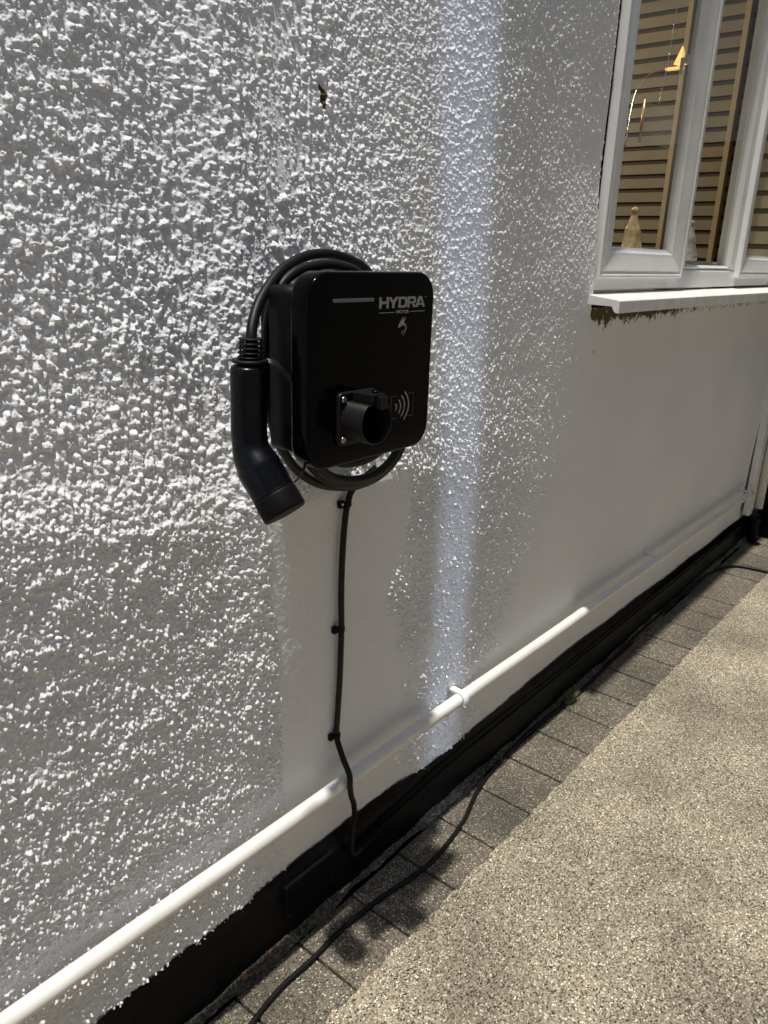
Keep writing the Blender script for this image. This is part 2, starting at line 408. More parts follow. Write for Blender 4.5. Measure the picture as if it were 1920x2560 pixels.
B = np.zeros_like(X)
N = 460000
bx = rng.uniform(0.22, 2.10, N); bz = rng.uniform(0.16, 2.26, N); rr = rng.random(N); r2 = rng.random(N); r3 = rng.random(N)
II = np.clip(np.searchsorted(ax, bx), 0, len(ax)-1); JJ = np.clip(np.searchsorted(az, bz), 0, len(az)-1)
dd = dens[II, JJ]; sz = size[II, JJ]; hh = hgt[II, JJ]
keep = (rr < dd * (0.0030/np.maximum(sz, 0.0018))**2*0.85 * (1.30 - 0.55*coarse[II, JJ] + 1.5*below[II, JJ]))
bx, bz, sz, hh, r2, r3, II, JJ = [a[keep] for a in (bx, bz, sz, hh, r2, r3, II, JJ)]
for q in range(len(bx)):
    r = sz[q]*(0.45 + 1.7*r2[q]**4); el = 0.7 + 0.6*r3[q]; m_ = int(r*1.5/STEP)+2
    a0, a1, b0, b1 = max(II[q]-m_, 0), II[q]+m_+1, max(JJ[q]-m_, 0), JJ[q]+m_+1
    dx = (ax[a0:a1, None]-bx[q])/(r*el); dz = (az[None, b0:b1]-bz[q])/(r/el)
    th = r3[q]*31.4; c, s_ = math.cos(th), math.sin(th)
    u = dx*c+dz*s_; v = -dx*s_+dz*c
    d = np.maximum(np.abs(u)*0.9+np.abs(v)*0.5, np.abs(v)) if r3[q] > 0.5 else u*u+v*v
    h = hh[q]*(0.34+0.65*r2[q]+1.5*r2[q]**9)*np.clip(1-d, 0, 1)**0.8
    sub = B[a0:a1, b0:b1]; np.maximum(sub, h + 0.45*sub*(h > 0), out=sub)
B = B*np.clip(1 + 1.9*cr1, 0.15, 2)
Y -= B
# crumbly skin: ragged lumps where the roughcast is thick
lump = sst(0.50, 0.60, cr2)
Y -= coarse*(1-0.85*smoothpatch)*(0.0013*lump + 0.0017*cr1)
Y -= (1-coarse)*(1-right)*dens*(0.0013*lump + 0.0022*cr1)
# short wormy ridges on the right
rid = 1-np.abs(2*fbm(X, Z, 0.0105, 205, 2, 0.5)-1)*3.2; rid = np.clip(rid, 0, 1)
Y -= right*(0.0009*rid + 0.0010*cr1)*(1 + 1.0*(1-sst(0.95, 1.30, Z)))*np.clip(dens*1.1, 0, 1)*(1-0.4*sst(1.5, 2.0, X))
Y -= (fbm(X, Z, 0.006, 13, 2)-0.5)*0.00045*(1-sst(1.9, 2.2, X)) + diag*0.0007*cr1 + plain*0.0013*cr1 + plain*0.0012*(cr2-0.5)
# plates of thicker render, long ledges running down to the right in the upper left
wv = fbm(X+0.45*Z, Z*1.6, 0.085, 61, 4); Y -= 0.007*(wv-0.5)*coarse*(1-0.5*smoothpatch)
wv2 = fbm(X-0.3*Z, Z*2.2, 0.060, 62, 4); Y -= 0.0065*(wv2-0.5)*below*(1-plain)
# vertical seam above the charger, trowel scars low on the left
seam = np.exp(-((X-(1.085+0.17*(Z-1.55)+0.012*(fbm(X*0, Z, 0.12, 64)-0.5)))/0.0035)**2)*sst(1.46, 1.5, Z); Y -= 0.004*seam*(0.5+fbm(X, Z, 0.02, 65))
scar = np.exp(-(((X-0.40)+0.9*(Z-0.76))/0.045)**2 - ((Z-0.76)/0.075)**2)
Y += scar*0.45*B; Y -= scar*0.006*sst(0.4, 0.6, fbm(X, Z, 0.06, 66))
scar2 = np.exp(-(((X-0.545)-0.55*(Z-0.24))/0.0035)**2 - ((Z-0.24)/0.07)**2); Y -= 0.003*scar2
mid = np.exp(-(((X-0.60)-0.1*(Z-1.0))/0.06)**2 - ((Z-0.98)/0.05)**2); Y -= 0.007*mid*sst(0.42, 0.6, fbm(X, Z, 0.05, 67))
# thin cracks in the smooth area
for cx, cz0, cz1, k in ((2.285, 0.84, 1.14, 0.05), (2.41, 1.02, 1.18, 0.10)):
    cr = np.exp(-((X-cx-k*(Z-cz0)-0.02*(fbm(X*0, Z, 0.06, int(cx*100))-0.5))/0.0016)**2)*sst(cz0, cz0+0.04, Z)*(1-sst(cz1-0.04, cz1, Z)); Y += 0.0016*cr
# broken chip in the render
chip = np.exp(-((X-1.153+0.12*(Z-1.752)+0.003*np.sin(Z*160))/(0.0085-0.09*np.abs(Z-1.758).clip(0, 0.07)))**4 - ((Z-1.752)/0.026)**4); Y += 0.010*chip
# thick paint line swelling behind the white pipe
stain = np.zeros_like(X)
ms = np.clip((1.352-Z)/0.05, 0, 1)
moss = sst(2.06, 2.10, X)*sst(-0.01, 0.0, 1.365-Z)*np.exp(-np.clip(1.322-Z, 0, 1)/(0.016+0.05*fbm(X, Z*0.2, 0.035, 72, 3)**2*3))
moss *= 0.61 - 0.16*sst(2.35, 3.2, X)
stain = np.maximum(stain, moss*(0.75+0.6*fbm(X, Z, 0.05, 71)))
stain = np.maximum(stain, chip*0.9)
stain = np.maximum(stain, 0.40*np.exp(-((X-2.31-0.1*(Z-1.0))/0.006)**2)*sst(0.85, 0.95, Z)*(1-sst(1.15, 1.25, Z)))
stain = np.maximum(stain, 0.62*np.exp(-((X-2.145)/0.005)**2-((Z-1.225)/0.018)**2))
stain = np.maximum(stain, 0.8*np.exp(-((X-2.95)/0.006)**2-((Z-0.605)/0.012)**2))
nx, nz = X.shape
V = np.empty((nx*nz, 3), dtype=np.float32); V[:, 0] = X.ravel(); V[:, 1] = Y.ravel(); V[:, 2] = Z.ravel()
ii, jj = np.meshgrid(np.arange(nx-1), np.arange(nz-1), indexing='ij')
cxm = 0.5*(ax[:-1]+ax[1:])[:, None]; czm = 0.5*(az[:-1]+az[1:])[None, :]
holem = (cxm > 2.0865) & (cxm < 4.20) & (czm > 1.352) & (czm < 2.66)
kp = ~holem
a = (ii*nz+jj)[kp]; F = np.stack([a, a+nz, a+nz+1, a+1], 1).astype(np.int32)
me = bpy.data.meshes.new('wall'); me.vertices.add(len(V)); me.vertices.foreach_set('co', V.ravel())
me.loops.add(F.size); me.loops.foreach_set('vertex_index', F.ravel())
me.polygons.add(len(F)); me.polygons.foreach_set('loop_start', np.arange(0, F.size, 4, dtype=np.int32)); me.polygons.foreach_set('loop_total', np.full(len(F), 4, dtype=np.int32))
me.update(calc_edges=True); me.polygons.foreach_set('use_smooth', np.ones(len(F), dtype=bool))
at = me.attributes.new('stain', 'FLOAT', 'POINT'); at.data.foreach_set('value', stain.ravel().astype(np.float32))
me.materials.append(MT['wall'])
wall = bpy.data.objects.new('wall', me); COL.objects.link(wall); wall.parent = house
def wy(x, z):
    i = min(np.searchsorted(ax, x), len(ax)-1); j = min(np.searchsorted(az, z), len(az)-1); return float(Y[i, j])

# solid body of the wall behind the painted skin, and the room behind it
mb = MB()
mb.box(-1.6, 2.085, 0.235, 0.30, -0.1, 3.6)
mb.box(2.085, 4.21, 0.055, 0.30, -0.1, 1.36)
mb.box(2.085, 4.21, 0.14, 0.30, 2.665, 3.6)
mb.box(4.21, 4.5, 0.055, 0.30, -0.1, 3.6)
mb.box(-1.6, 4.5, 0.235, 0.30, 3.61, 3.66)
mb.build('wall_core', MT['void'], house)

# painted plinth
mb = MB(); vs = []; fs = []
xs = list(np.arange(-1.5, 4.40, 0.004)); prof = [(0.0005, 0.022), (0.0040, 0.012), (0.0058, 0.0), (0.0065, -0.02), (0.009, -0.045), (0.013, -0.072), (0.014, -0.20)]
top = np.array([0.176 + 0.004*math.sin(x*3.1) + 0.003*math.sin(x*11.3) for x in xs])
wyb = np.array([wy(x, 0.165) for x in xs]); wyb = np.convolve(np.pad(wyb, 12, 'edge'), np.ones(25)/25, 'valid')-0.002
tn = fbm(np.array(xs)[:, None], np.zeros((len(xs), 1)), 0.03, 301, 4)[:, 0]-0.5
for i, x in enumerate(xs):
    for k, (o, dz) in enumerate(prof):
        jag = 0.007*tn[i] if k < 2 else (0.003*tn[i] if k == 2 else 0)
        base = -wyb[i] if k < 2 else (max(0, -wyb[i]) if k == 2 else 0.001)
        vs.append((x, -base - o, top[i] + dz - 0.02 + jag))
m_ = len(prof)
for i in range(len(xs)-1):
    for k in range(m_-1):
        a = i*m_+k; fs.append((a, a+m_, a+m_+1, a+1))
mb.add(vs, fs, True); mb.build('plinth', MT['plinth'], house)

# vent in the plinth
mb = MB(); mb.box(0.905, 1.055, -0.022, -0.012, 0.075, 0.158)
for k in range(6):
    z = 0.084 + k*0.012
    mb.add([(0.912, -0.0225, z), (1.048, -0.0225, z), (1.048, -0.031, z+0.003), (0.912, -0.031, z+0.003), (1.048, -0.0225, z+0.008), (0.912, -0.0225, z+0.008)],
           [(0,1,2,3),(3,2,4,5),(0,3,5),(1,4,2)])
mb.build('air_vent', MT['black_case'], house, 0.0015)

# ------------------------------------------------------------------ window (part of the house)
mb = MB()
fr = [(0.0, 0.06), (0.0, 0.0), (0.004, -0.010), (0.055, -0.003), (0.062, 0.0), (0.066, 0.012), (0.066, 0.05)]
framering(mb, 2.100, 4.185, 1.396, 2.655, fr)
for xa, xb in ((2.755, 2.822), (3.322, 3.39)):
    mb.rings([[(xa, 0.05, z), (xa, 0.006, z), (xa+0.008, -0.0035, z), (xb-0.008, -0.0035, z), (xb, 0.006, z), (xb, 0.05, z)] for z in (1.4605, 2.59)], smooth=False)
window = mb.build('window', MT['upvc'], house)
window['label'] = 'white plastic window of three lights above a projecting sill'
# bead round the fixed pane
mb = MB(); framering(mb, 2.8225, 3.3215, 1.4625, 2.588, [(0.0, 0.0), (0.004, -0.001), (0.012, 0.010), (0.012, 0.03)]); mb.build('glazing_bead', MT['upvc'], window)
sashprof = [(0.0, 0.0), (0.0, -0.020), (0.003, -0.0245), (0.010, -0.0245), (0.020, -0.0180), (0.024, -0.0180), (0.029, -0.0225), (0.080, -0.0130), (0.084, -0.0125), (0.088, -0.012), (0.100, -0.003), (0.108, 0.001), (0.108, 0.015)]
for x0, x1 in ((2.100, 2.752), (3.388, 4.150)):
    mb = MB(); framering(mb, x0, x1, 1.432, 2.62, sashprof, 0.80)
    mb.add([(x0, 0.0, 1.432), (x1, 0.0, 1.432), (x1, 0.0, 2.62), (x0, 0.0, 2.62)], [])
    sash = mb.build('casement_sash', MT['upvc'], window)
    mb = MB(); mb.box(x0+0.104, x1-0.104, 0.004, 0.0065, 1.432+0.083, 2.516); mb.build('glass_pane', MT['glass'], window)
mb = MB(); mb.box(2.833, 3.311, 0.012, 0.0145, 1.473, 2.578); mb.build('glass_pane', MT['glass'], window)
# sill with a drip nose
mb = MB(); pr = [(0.03, 1.390), (0.0, 1.3905), (-0.108, 1.3785), (-0.112, 1.376), (-0.112, 1.344), (-0.105, 1.3435), (-0.098, 1.3475), (-0.090, 1.361), (0.0, 1.362), (0.03, 1.362)]
mb.rings([[(x, y, z) for y, z in pr] for x in (2.060, 4.24)], smooth=False)
mb.build('sill', MT['upvc_dirty'], window, 0.0012)
# inner window board
mb = MB(); mb.box(2.09, 4.19, 0.062, 0.30, 1.40, 1.488); mb.build('window_board', MT['upvc'], window)
mb = MB()
mb.box(2.086, 2.0995, 0.075, 0.30, 1.36, 2.66)
mb.box(2.0866, 2.0996, 0.0005, 0.0745, 1.41, 2.66)  # dark strip filling the frame gap, black in place of its shadow
mb.build('window_reveal', MT['void'], house)
mb = MB(); mb.box(4.190, 4.208, 0.0602, 0.30, 1.49, 2.66); mb.build('window_reveal', MT['slat_gap'], house)
mb = MB()
for k in range(14): mb.box(4.182, 4.1895, 0.062, 0.295, 1.50+0.08*k, 1.556+0.08*k)
mb.build('reveal_slats', MT['slat'], house)

# room seen through the panes
mb = MB()
mb.box(1.5, 6.2, 3.3, 3.36, 0.0, 3.2); mb.box(1.44, 1.5, 0.31, 3.36, 0.0, 3.2)
mb.box(1.44, 6.2, 0.31, 3.36, 3.2, 3.26); mb.box(1.44, 6.2, 0.31, 3.36, -0.06, 0.0); mb.box(4.5, 6.2, 0.31, 0.36, 0.0, 3.2)
mb.build('room_wall', MT['interior'], house)

screen = empty('slatted_screen', 'brown horizontal timber slats seen through the window panes', 'slatted wall')
mb = MB(); mb.box(5.03, 5.06, 0.365, 3.295, 0.005, 3.19); mb.build('backing', MT['slat_gap'], screen)
mb = MB()
z = 2.856 - 0.080*34
while z < 3.08:
    mb.box(5.005, 5.027, 0.37, 3.29, z+0.012, z+0.068); z += 0.0802
mb.build('slats', MT['slat'], screen, 0.002)
for y, wd, mm in ((0.915, 0.035, MT['post']), (0.60, 0.03, MT['post'])):
    mb = MB(); mb.box(4.955, 5.0, y, y+wd, 0.01, 3.18); mb.build('post', mm, screen, 0.002)
mb = MB(); mb.box(4.93, 5.0, 0.872, 0.913, 0.01, 3.18); mb.build('dark_band', MT['dark_strip'], screen, 0.002)  # solid strip for the dark band beside the tan post

lampo = empty('wall_lamp', 'small lit yellow lampshade glowing behind the left window pane', 'lamp')
mb = MB(); mb.rings([[(4.0+rr_*math.cos(t), 0.575+rr_*math.sin(t), zz) for t in [2*math.pi*k/4+0.6 for k in range(4)]] for zz, rr_ in ((2.36, 0.032), (2.435, 0.003))], smooth=False)
mb.build('lamp_shade', MT['lampshade'], lampo)
mb = MB(); mb.box(3.985, 4.015, 0.560, 0.64, 2.340, 2.350); mb.build('lamp_base', MT['lampshade'], lampo)
mb = MB(); mb.tube(spline([(4.0, 0.64, 2.345), (4.0, 0.72, 2.33), (4.0, 0.78, 2.25), (4.0, 0.80, 2.02)], 8), 0.004, 8); mb.build('lamp_arm', MT['chrome'], lampo)
ld = bpy.data.lights.new('room_lamp', 'POINT'); ld.energy = 88; ld.color = (1.0, 0.90, 0.72); ld.shadow_soft_size = 0.18
lo = bpy.data.objects.new('room_lamp', ld); COL.objects.link(lo); lo.location = (3.1, 2.0, 2.55)

# ornaments on the window board
def ornament(x, y, r, h, m, label):
    mb = MB(); n = 14; z0 = 1.489
    prof = [(0, r), (0.02, r*1.02), (h*0.25, r*0.80), (h*0.45, r*0.62), (h*0.52, r*0.66), (h*0.60, r*0.52), (h*0.72, r*0.36), (h*0.80, r*0.30), (h*0.86, r*0.20), (h*0.90, r*0.28), (h*0.95, r*0.29), (h*0.99, r*0.16), (h, 0.002)]
    rg = []
    for t, q in prof:
        rg.append([(x+q*(1+0.10*math.sin(5*a+t*30))*math.cos(a), y+q*(1+0.10*math.sin(5*a+t*30))*math.sin(a), z0+t) for a in [2*math.pi*k/32 for k in range(32)]])
    mb.rings(rg); o = mb.build('ornament', m); tag(o, label, 'ornament', 'ornaments on the inner window board'); return o
ornament(2.665, 0.135, 0.040, 0.165, MT['amber'], 'amber wax cone figure behind the left window pane')
ornament(3.22, 0.135, 0.036, 0.150, MT['pearl'], 'pale pearly cone figure behind the middle window pane')

def clear_mat():
    m = bpy.data.materials.new('clear_plastic_card'); m.use_nodes = True
    n = m.node_tree.nodes; l = m.node_tree.links; b = n['Principled BSDF']
    b.inputs['Base Color'].default_value = (0.6, 0.6, 0.52, 1); b.inputs['Roughness'].default_value = 0.3
    mx = n.new('ShaderNodeMixShader'); tr = n.new('ShaderNodeBsdfTransparent'); mx.inputs[0].default_value = 0.16
    l.new(tr.outputs[0], mx.inputs[1]); l.new(b.outputs[0], mx.inputs[2]); l.new(mx.outputs[0], n['Material Output'].inputs[0]); return m
card = empty('hanging_card', 'clear square card with a copper edge hanging behind the left window pane', 'card')
mb = MB(); mb.box(2.552, 2.800, 0.100, 0.1015, 1.842, 1.952); mb.build('card_sheet', clear_mat(), card)
mb = MB(); mb.tube([(2.547, 0.1, 1.836), (2.549, 0.1, 1.956)], 0.0042, 10); mb.build('card_edge', MT['copper'], card)
mb = MB(); mb.tube(spline([(2.66, 0.1, 1.953), (2.672, 0.1, 2.02), (2.69, 0.1, 2.10), (2.705, 0.1, 2.35), (2.72, 0.1, 2.655)], 6), 0.0011, 6); mb.build('thread', MT['chrome'], card)
mb = MB(); mb.box(2.628, 2.643, 0.012, 0.026, 2.060, 2.085); mb.box(2.630, 2.640, 0.0265, 0.038, 2.030, 2.078); mb.build('window_handle', MT['upvc'], window, 0.003)

# ------------------------------------------------------------------ waste pipe along the wall
pipe = empty('waste_pipe', 'white painted plastic pipe running along the foot of the wall', 'pipe')
PZ = 0.356; PY = -0.038; PR = 0.0162
mb = MB(); pts = [( -0.8+0.05*i, PY+0.0012*math.sin(i*0.31), PZ+0.0018*math.sin(i*0.17)-0.001) for i in range(101)]
mb.tube(pts, PR, 28); mb.build('pipe', MT['pipe'], pipe)
for cx in (1.525, 2.885, 4.125):
    mb = MB(); rg = []
    for a in [math.radians(-60 + 300*k/20) for k in range(21)]:
        dx = 0.009
        c, s_ = math.cos(a), math.sin(a)
        r1, r2_ = PR+0.0006, PR+0.0042
        rg.append([(cx-dx, PY-c*0 - math.sin(a)*0, 0)])
    # band over the outside of the pipe
    sec = []
    for k in range(25):
        a = math.radians(75 + 240*k/24)       # from top round the front to below
        d = Vector((0, math.cos(a), math.sin(a)))
        p_i = Vector((0, PY, PZ)) + d*(PR+0.0006); p_o = Vector((0, PY, PZ)) + d*(PR+0.0058)
        sec.append([(cx-0.010, p_i.y, p_i.z), (cx+0.010, p_i.y, p_i.z), (cx+0.010, p_o.y, p_o.z), (cx-0.010, p_o.y, p_o.z)])
    mb.rings(sec, smooth=False)
    mb.box(cx-0.010, cx+0.010, PY+0.004, 0.010, PZ+PR+0.0008, PZ+PR+0.0070)
    mb.box(cx-0.011, cx+0.011, -0.0055, 0.010, PZ+PR+0.0072, PZ+PR+0.028)
    mb.build('pipe_clip', MT['pipe'], pipe, 0.001)

# corner trim and gate post at the far end
trim = empty('corner_trim', 'narrow white boxed corner trim at the far right end of the wall', 'trim')
mb = MB(); mb.box(4.255, 4.315, -0.036, -0.002, 0.21, 3.55); mb.box(4.3155, 4.40, -0.020, -0.002, 0.21, 3.55); mb.build('trim_board', MT['upvc_dirty'], trim, 0.003)
mb = MB(); mb.tube([(4.415, -0.040, 0.22), (4.415, -0.040, 3.55)], 0.022, 20); mb.build('trim_pipe', MT['upvc_dirty'], trim)
gate = empty('black_gate', 'black painted gate and post closing off the far end of the passage', 'gate')
mb = MB(); mb.box(4.46, 4.56, -0.13, -0.03, 0.05, 2.3); mb.build('gate_post', MT['blackmetal'], gate, 0.004)
mb = MB(); mb.box(4.60, 4.64, -1.30, -0.14, 0.10, 2.1); mb.build('gate_panel', MT['blackmetal'], gate, 0.004)
mb = MB(); mb.lathe((4.475, -0.135, 0.10), (-0.3, -1, 0), [(0, 0.012), (0.008, 0.012), (0.010, 0.004)], 16); mb.build('gate_bolt', MT['chrome'], gate)
shoe = empty('drain_shoe', 'black drain shoe standing on the ground below the white corner trim', 'drainpipe')
mb = MB(); mb.tube(spline([(4.33, -0.045, 0.205), (4.33, -0.048, 0.14), (4.33, -0.055, 0.09), (4.325, -0.085, 0.065)], 6), 0.032, 20); mb.build('drain_pipe', MT['plinth'], shoe)
mb = MB(); mb.lathe((4.33, -0.045, 0.17), (0, 0, 1), [(0, 0.034), (0.002, 0.039), (0.028, 0.039), (0.03, 0.034)], 20); mb.build('collar', MT['plinth'], shoe)

# ------------------------------------------------------------------ charger
ch = empty('ev_charger', 'square black electric car charger fixed to the white roughcast wall', 'charger')
CX0, CX1, CZ0, CZ1, CY = 0.8035, 1.1065, 1.1530, 1.4515, -0.190
mb = MB(); slab(mb, CX0, CX1, CZ0, CZ1, 0.041, [(-0.150, 0.004), (-0.152, 0.001), (-0.156, 0.0), (-0.1835, 0.0), (-0.1870, 0.0007), (-0.1893, 0.0024), (-0.190, 0.0050)], 10)
cover = mb.build('front_cover', MT['black_gloss'], ch)
mb = MB(); slab(mb, 0.8190, 1.0930, 1.1720, 1.4285, 0.014, [(-0.086, 0.003), (-0.088, 0.0), (-0.1505, 0.0)], 5)
mb.build('housing', MT['black_case'], ch)
mb = MB(); slab(mb, 0.880, 1.035, 1.19, 1.41, 0.01, [(0.0, 0.0), (-0.0855, 0.0)], 4)
mb.build('wall_bracket', MT['black_case'], ch)
for z0, z1 in ((1.338, 1.386), (1.196, 1.243)):
    mb = MB(); yc = -0.152
    for (y0, y1, a, b) in ((-0.1490, -0.1478, z0, z1), (-0.1476, -0.1420, z1-0.0022, z1), (-0.1476, -0.1420, z0, z0+0.0022)):
        mb.box(0.8168, 0.8188, y0, y1, a, b)
    mb.build('cover_latch', MT['steel'], ch)
# printing on the cover -------------------------------------------
def plate_box(mb, x0, x1, z0, z1, y=CY): mb.box(x0, x1, y-0.0004, y+0.0006, z0, z1)
mb = MB(); slab(mb, 0.8532, 0.9470, 1.4070, 1.4122, 0.0025, [(CY+0.0006, 0.0), (CY-0.0005, 0.0), (CY-0.0007, 0.0003)], 4, False); mb.build('light_bar', MT['ledbar'], cover)
def poly(mb, pts, y=CY):
    """flat polygon in x,z pushed out a hair; triangulated by blender"""
    n = len(pts); vs = [(x, y-0.0004, z) for x, z in pts] + [(x, y+0.0006, z) for x, z in pts]
    fs = [tuple(range(n)), tuple(reversed(range(n, 2*n)))] + [(i, (i+1) % n, n+(i+1) % n, n+i) for i in range(n)]
    mb.add(vs, fs)
LH = 0.0174; LZ = 1.3953
def place(pts, x0, wd, zb=LZ, h=LH): return [(x0 + px*wd, zb + pz*h) for px, pz in pts]
mb = MB()
t = 0.235
poly(mb, place([(0,0),(0,1),(t,1),(t,.62),(1-t,.62),(1-t,1),(1,1),(1,0),(1-t,0),(1-t,.40),(t,.40),(t,0)], 0.9600, 0.0232))
poly(mb, place([(0,1),(.27,1),(.5,.62),(.73,1),(1,1),(.62,.40),(.62,0),(.38,0),(.38,.40)], 0.9820, 0.0262))
# D with counter: two halves so that the counter stays open
poly(mb, place([(0,0),(0,1),(.78,1),(.93,.93),(1,.78),(1,.5),(.74,.5),(.74,.72),(.68,.78),(.26,.78),(.26,0)], 1.0080, 0.0228))
poly(mb, place([(.265,0),(.78,0),(.93,.07),(1,.22),(1,.495),(.74,.495),(.74,.28),(.68,.22),(.265,.22)], 1.0080, 0.0228))
# R
poly(mb, place([(0,0),(0,1),(.80,1),(.93,.94),(1,.80),(1,.60),(.74,.60),(.74,.73),(.69,.79),(.26,.79),(.26,0)], 1.0318, 0.0228))
poly(mb, place([(.265,.36),(.52,.36),(.70,0),(1,0),(.80,.385),(.95,.43),(1,.595),(.74,.595),(.69,.55),(.265,.55)], 1.0318, 0.0228))
# A
poly(mb, place([(0,0),(.36,1),(.64,1),(1,0),(.755,0),(.69,.195),(.475,.195),(.475,.36),(.63,.36),(.5,.76),(.245,0)], 1.0535, 0.0262))
poly(mb, place([(.472,.195),(.313,.195),(.367,.36),(.472,.36)], 1.0535, 0.0262))
mb.build('brand_lettering', MT['print'], cover)
for xa, xb in ((0.9608, 0.9998), (1.0394, 1.0790)):
    mb = MB(); plate_box(mb, xa, xb, 1.3881, 1.3891); mb.build('printed_rule', MT['print'], cover)
mb = MB(); mb.lathe((1.0807, CY+0.0006, 1.4117), (0, -1, 0), [(0, 0.0010), (0.001, 0.0010)], 12); mb.build('trademark_dot', MT['print'], cover)
def text(s, x, z, size, wx=1.0, off=0.0, name='model_lettering', m=MT['print']):
    cu = bpy.data.curves.new(name, 'FONT'); cu.body = s; cu.size = size; cu.extrude = 0.0004; cu.offset = off; cu.align_x = 'CENTER'; cu.align_y = 'CENTER'; cu.space_character = 1.08
    o = bpy.data.objects.new('tmp', cu); COL.objects.link(o)
    dg = bpy.context.evaluated_depsgraph_get(); me_ = bpy.data.meshes.new_from_object(o.evaluated_get(dg)); bpy.data.objects.remove(o)
    me_.transform(Matrix.Translation((x, CY-0.0001, z)) @ Matrix.Rotation(math.pi/2, 4, 'X') @ Matrix.Diagonal((wx, 1, 1, 1)))
    me_.materials.clear(); me_.materials.append(m); me_.name = name
    ob = bpy.data.objects.new(name, me_); COL.objects.link(ob); ob.parent = cover; return ob
text('NOTUS', 1.0198, 1.3886, 0.0076, 1.18, 0.00010)
# crested serpent emblem, built from tapering strokes
def stroke(mb, pts, w0, wmid, w1, y=CY):
    P = spline([(x, 0, z) for x, z in pts], 8); n = len(P); L = []; Rr = []
    for i, p_ in enumerate(P):
        tg = (P[min(i+1, n-1)]-P[max(i-1, 0)]).normalized(); nn = Vector((-tg.z, 0, tg.x)); tt = i/(n-1)
        ww = (w0*(1-2*tt)+wmid*2*tt) if tt < .5 else (wmid*(2-2*tt)+w1*(2*tt-1))
        L.append(p_+nn*ww/2); Rr.append(p_-nn*ww/2)
    vs = []; fs = []
    for i in range(n): vs += [(L[i].x, y-0.0004, L[i].z), (Rr[i].x, y-0.0004, Rr[i].z)]
    for i in range(n-1): fs.append((2*i, 2*i+1, 2*i+3, 2*i+2))
    mb.add(vs, fs)
ex, ez = 1.0098, 1.3503; ew, eh = 0.0215, 0.0301
def E_(pts): return [(ex+u*ew, ez+v*eh) for u, v in pts]
mb = MB()
poly(mb, E_([(0,.53),(.03,.46),(.14,.42),(.22,.47),(.36,.53),(.52,.56),(.70,.56),(.90,.50),(.82,.62),(.68,.72),(.78,.84),(.88,.99),(.70,.90),(.58,.78),(.52,.80),(.56,.92),(.62,1.0),(.44,.92),(.32,.82),(.20,.70),(.10,.60)]))
stroke(mb, E_([(.88,.60),(.985,.50),(.99,.38),(.90,.26),(.74,.17)]), .0004, .0016, .0006)
stroke(mb, E_([(.70,.525),(.84,.47),(.87,.38),(.80,.29),(.68,.24)]), .0005, .0016, .0006, CY)
stroke(mb, E_([(.93,.25),(.78,.14),(.70,.06),(.58,.0)]), .0004, .0013, .0005)
stroke(mb, E_([(.64,.27),(.50,.20),(.48,.12),(.60,.09)]), .0008, .0016, .0004)
mb.build('emblem', MT['print'], cover)
# contactless card symbol
mb = MB()
lw = 0.0005
def brk(mb, xo, xi, z0, z1):
    s_ = 1 if xi > xo else -1
    mb.box(min(xo, xo+s_*lw), max(xo, xo+s_*lw), CY-0.0004, CY+0.0006, z0, z1)
    for zz in (z0, z1-lw): mb.box(min(xo+s_*lw, xi), max(xo+s_*lw, xi), CY-0.0004, CY+0.0006, zz, zz+lw)
brk(mb, 0.9984, 1.0140, 1.2118, 1.2508); mb.build('card_outline', MT['printline'], cover); mb = MB(); brk(mb, 1.0592, 1.0438, 1.2118, 1.2512)
mb.build('card_outline', MT['printline'], cover)
mb = MB()
for x0, dx, hh_ in ((1.0107, 0.0023, 0.0057), (1.0184, 0.0056, 0.0118), (1.0262, 0.0086, 0.0180), (1.0340, 0.0124, 0.0244)):
    stroke(mb, [(x0, 1.2316+hh_), (x0+dx*0.75, 1.2316+hh_*0.5), (x0+dx, 1.2316), (x0+dx*0.75, 1.2316-hh_*0.5), (x0, 1.2316-hh_)], 0.0026, 0.0028, 0.0026)
mb.build('contactless_symbol', MT['print'], cover)
# plug holder ------------------------------------------------------
HX, HZ = 0.9060, 1.2280
mb = MB(); slab(mb, 0.8628, 0.9530, 1.1872, 1.2720, 0.009, [(-0.1885, 0.0), (-0.1945, 0.0), (-0.1965, 0.0008), (-0.1972, 0.002)], 6)
flange = mb.build('plug_holder', MT['socket_grey'], ch)
def dshape(r, flat=0.80, n=48):
    out = []
    for k in range(n):
        a = 2*math.pi*k/n; x = r*math.cos(a); z = r*math.sin(a)
        out.append((x, min(z, r*flat)))
    return out
mb = MB()
rg = []
for y, r in ((-0.197, 0.0376), (-0.199, 0.0368), (-0.2375, 0.0362), (-0.2390, 0.0355), (-0.2392, 0.0345), (-0.2380, 0.0336), (-0.198, 0.0328)):
    rg.append([(HX+x*1.04, y, HZ+z) for x, z in dshape(r)])
mb.rings(rg, cap0=False, cap1=False); mb.build('socket_tube', MT['socket_grey'], flange)
mb = MB(); mb.rings([[(HX+x*1.04, y, HZ+z) for x, z in dshape(0.0327)] for y in (-0.1975, -0.1985)]); mb.build('socket_floor', MT['void'], flange)
mb = MB(); mb.box(0.8915, 0.9225, -0.2400, -0.1990, HZ+0.0304, HZ+0.0440); mb.box(0.9000, 0.9170, -0.2500, -0.2402, HZ+0.022, HZ+0.0420)
mb.build('hinge_block', MT['socket_grey'], flange, 0.0012)
mb = MB(); mb.lathe((0.911, -0.229, HZ+0.0440), (0, 0, 1), [(0, 0.0052), (0.0035, 0.0050), (0.0042, 0.0035)], 18); mb.build('hinge_screw', MT['handle'], flange)
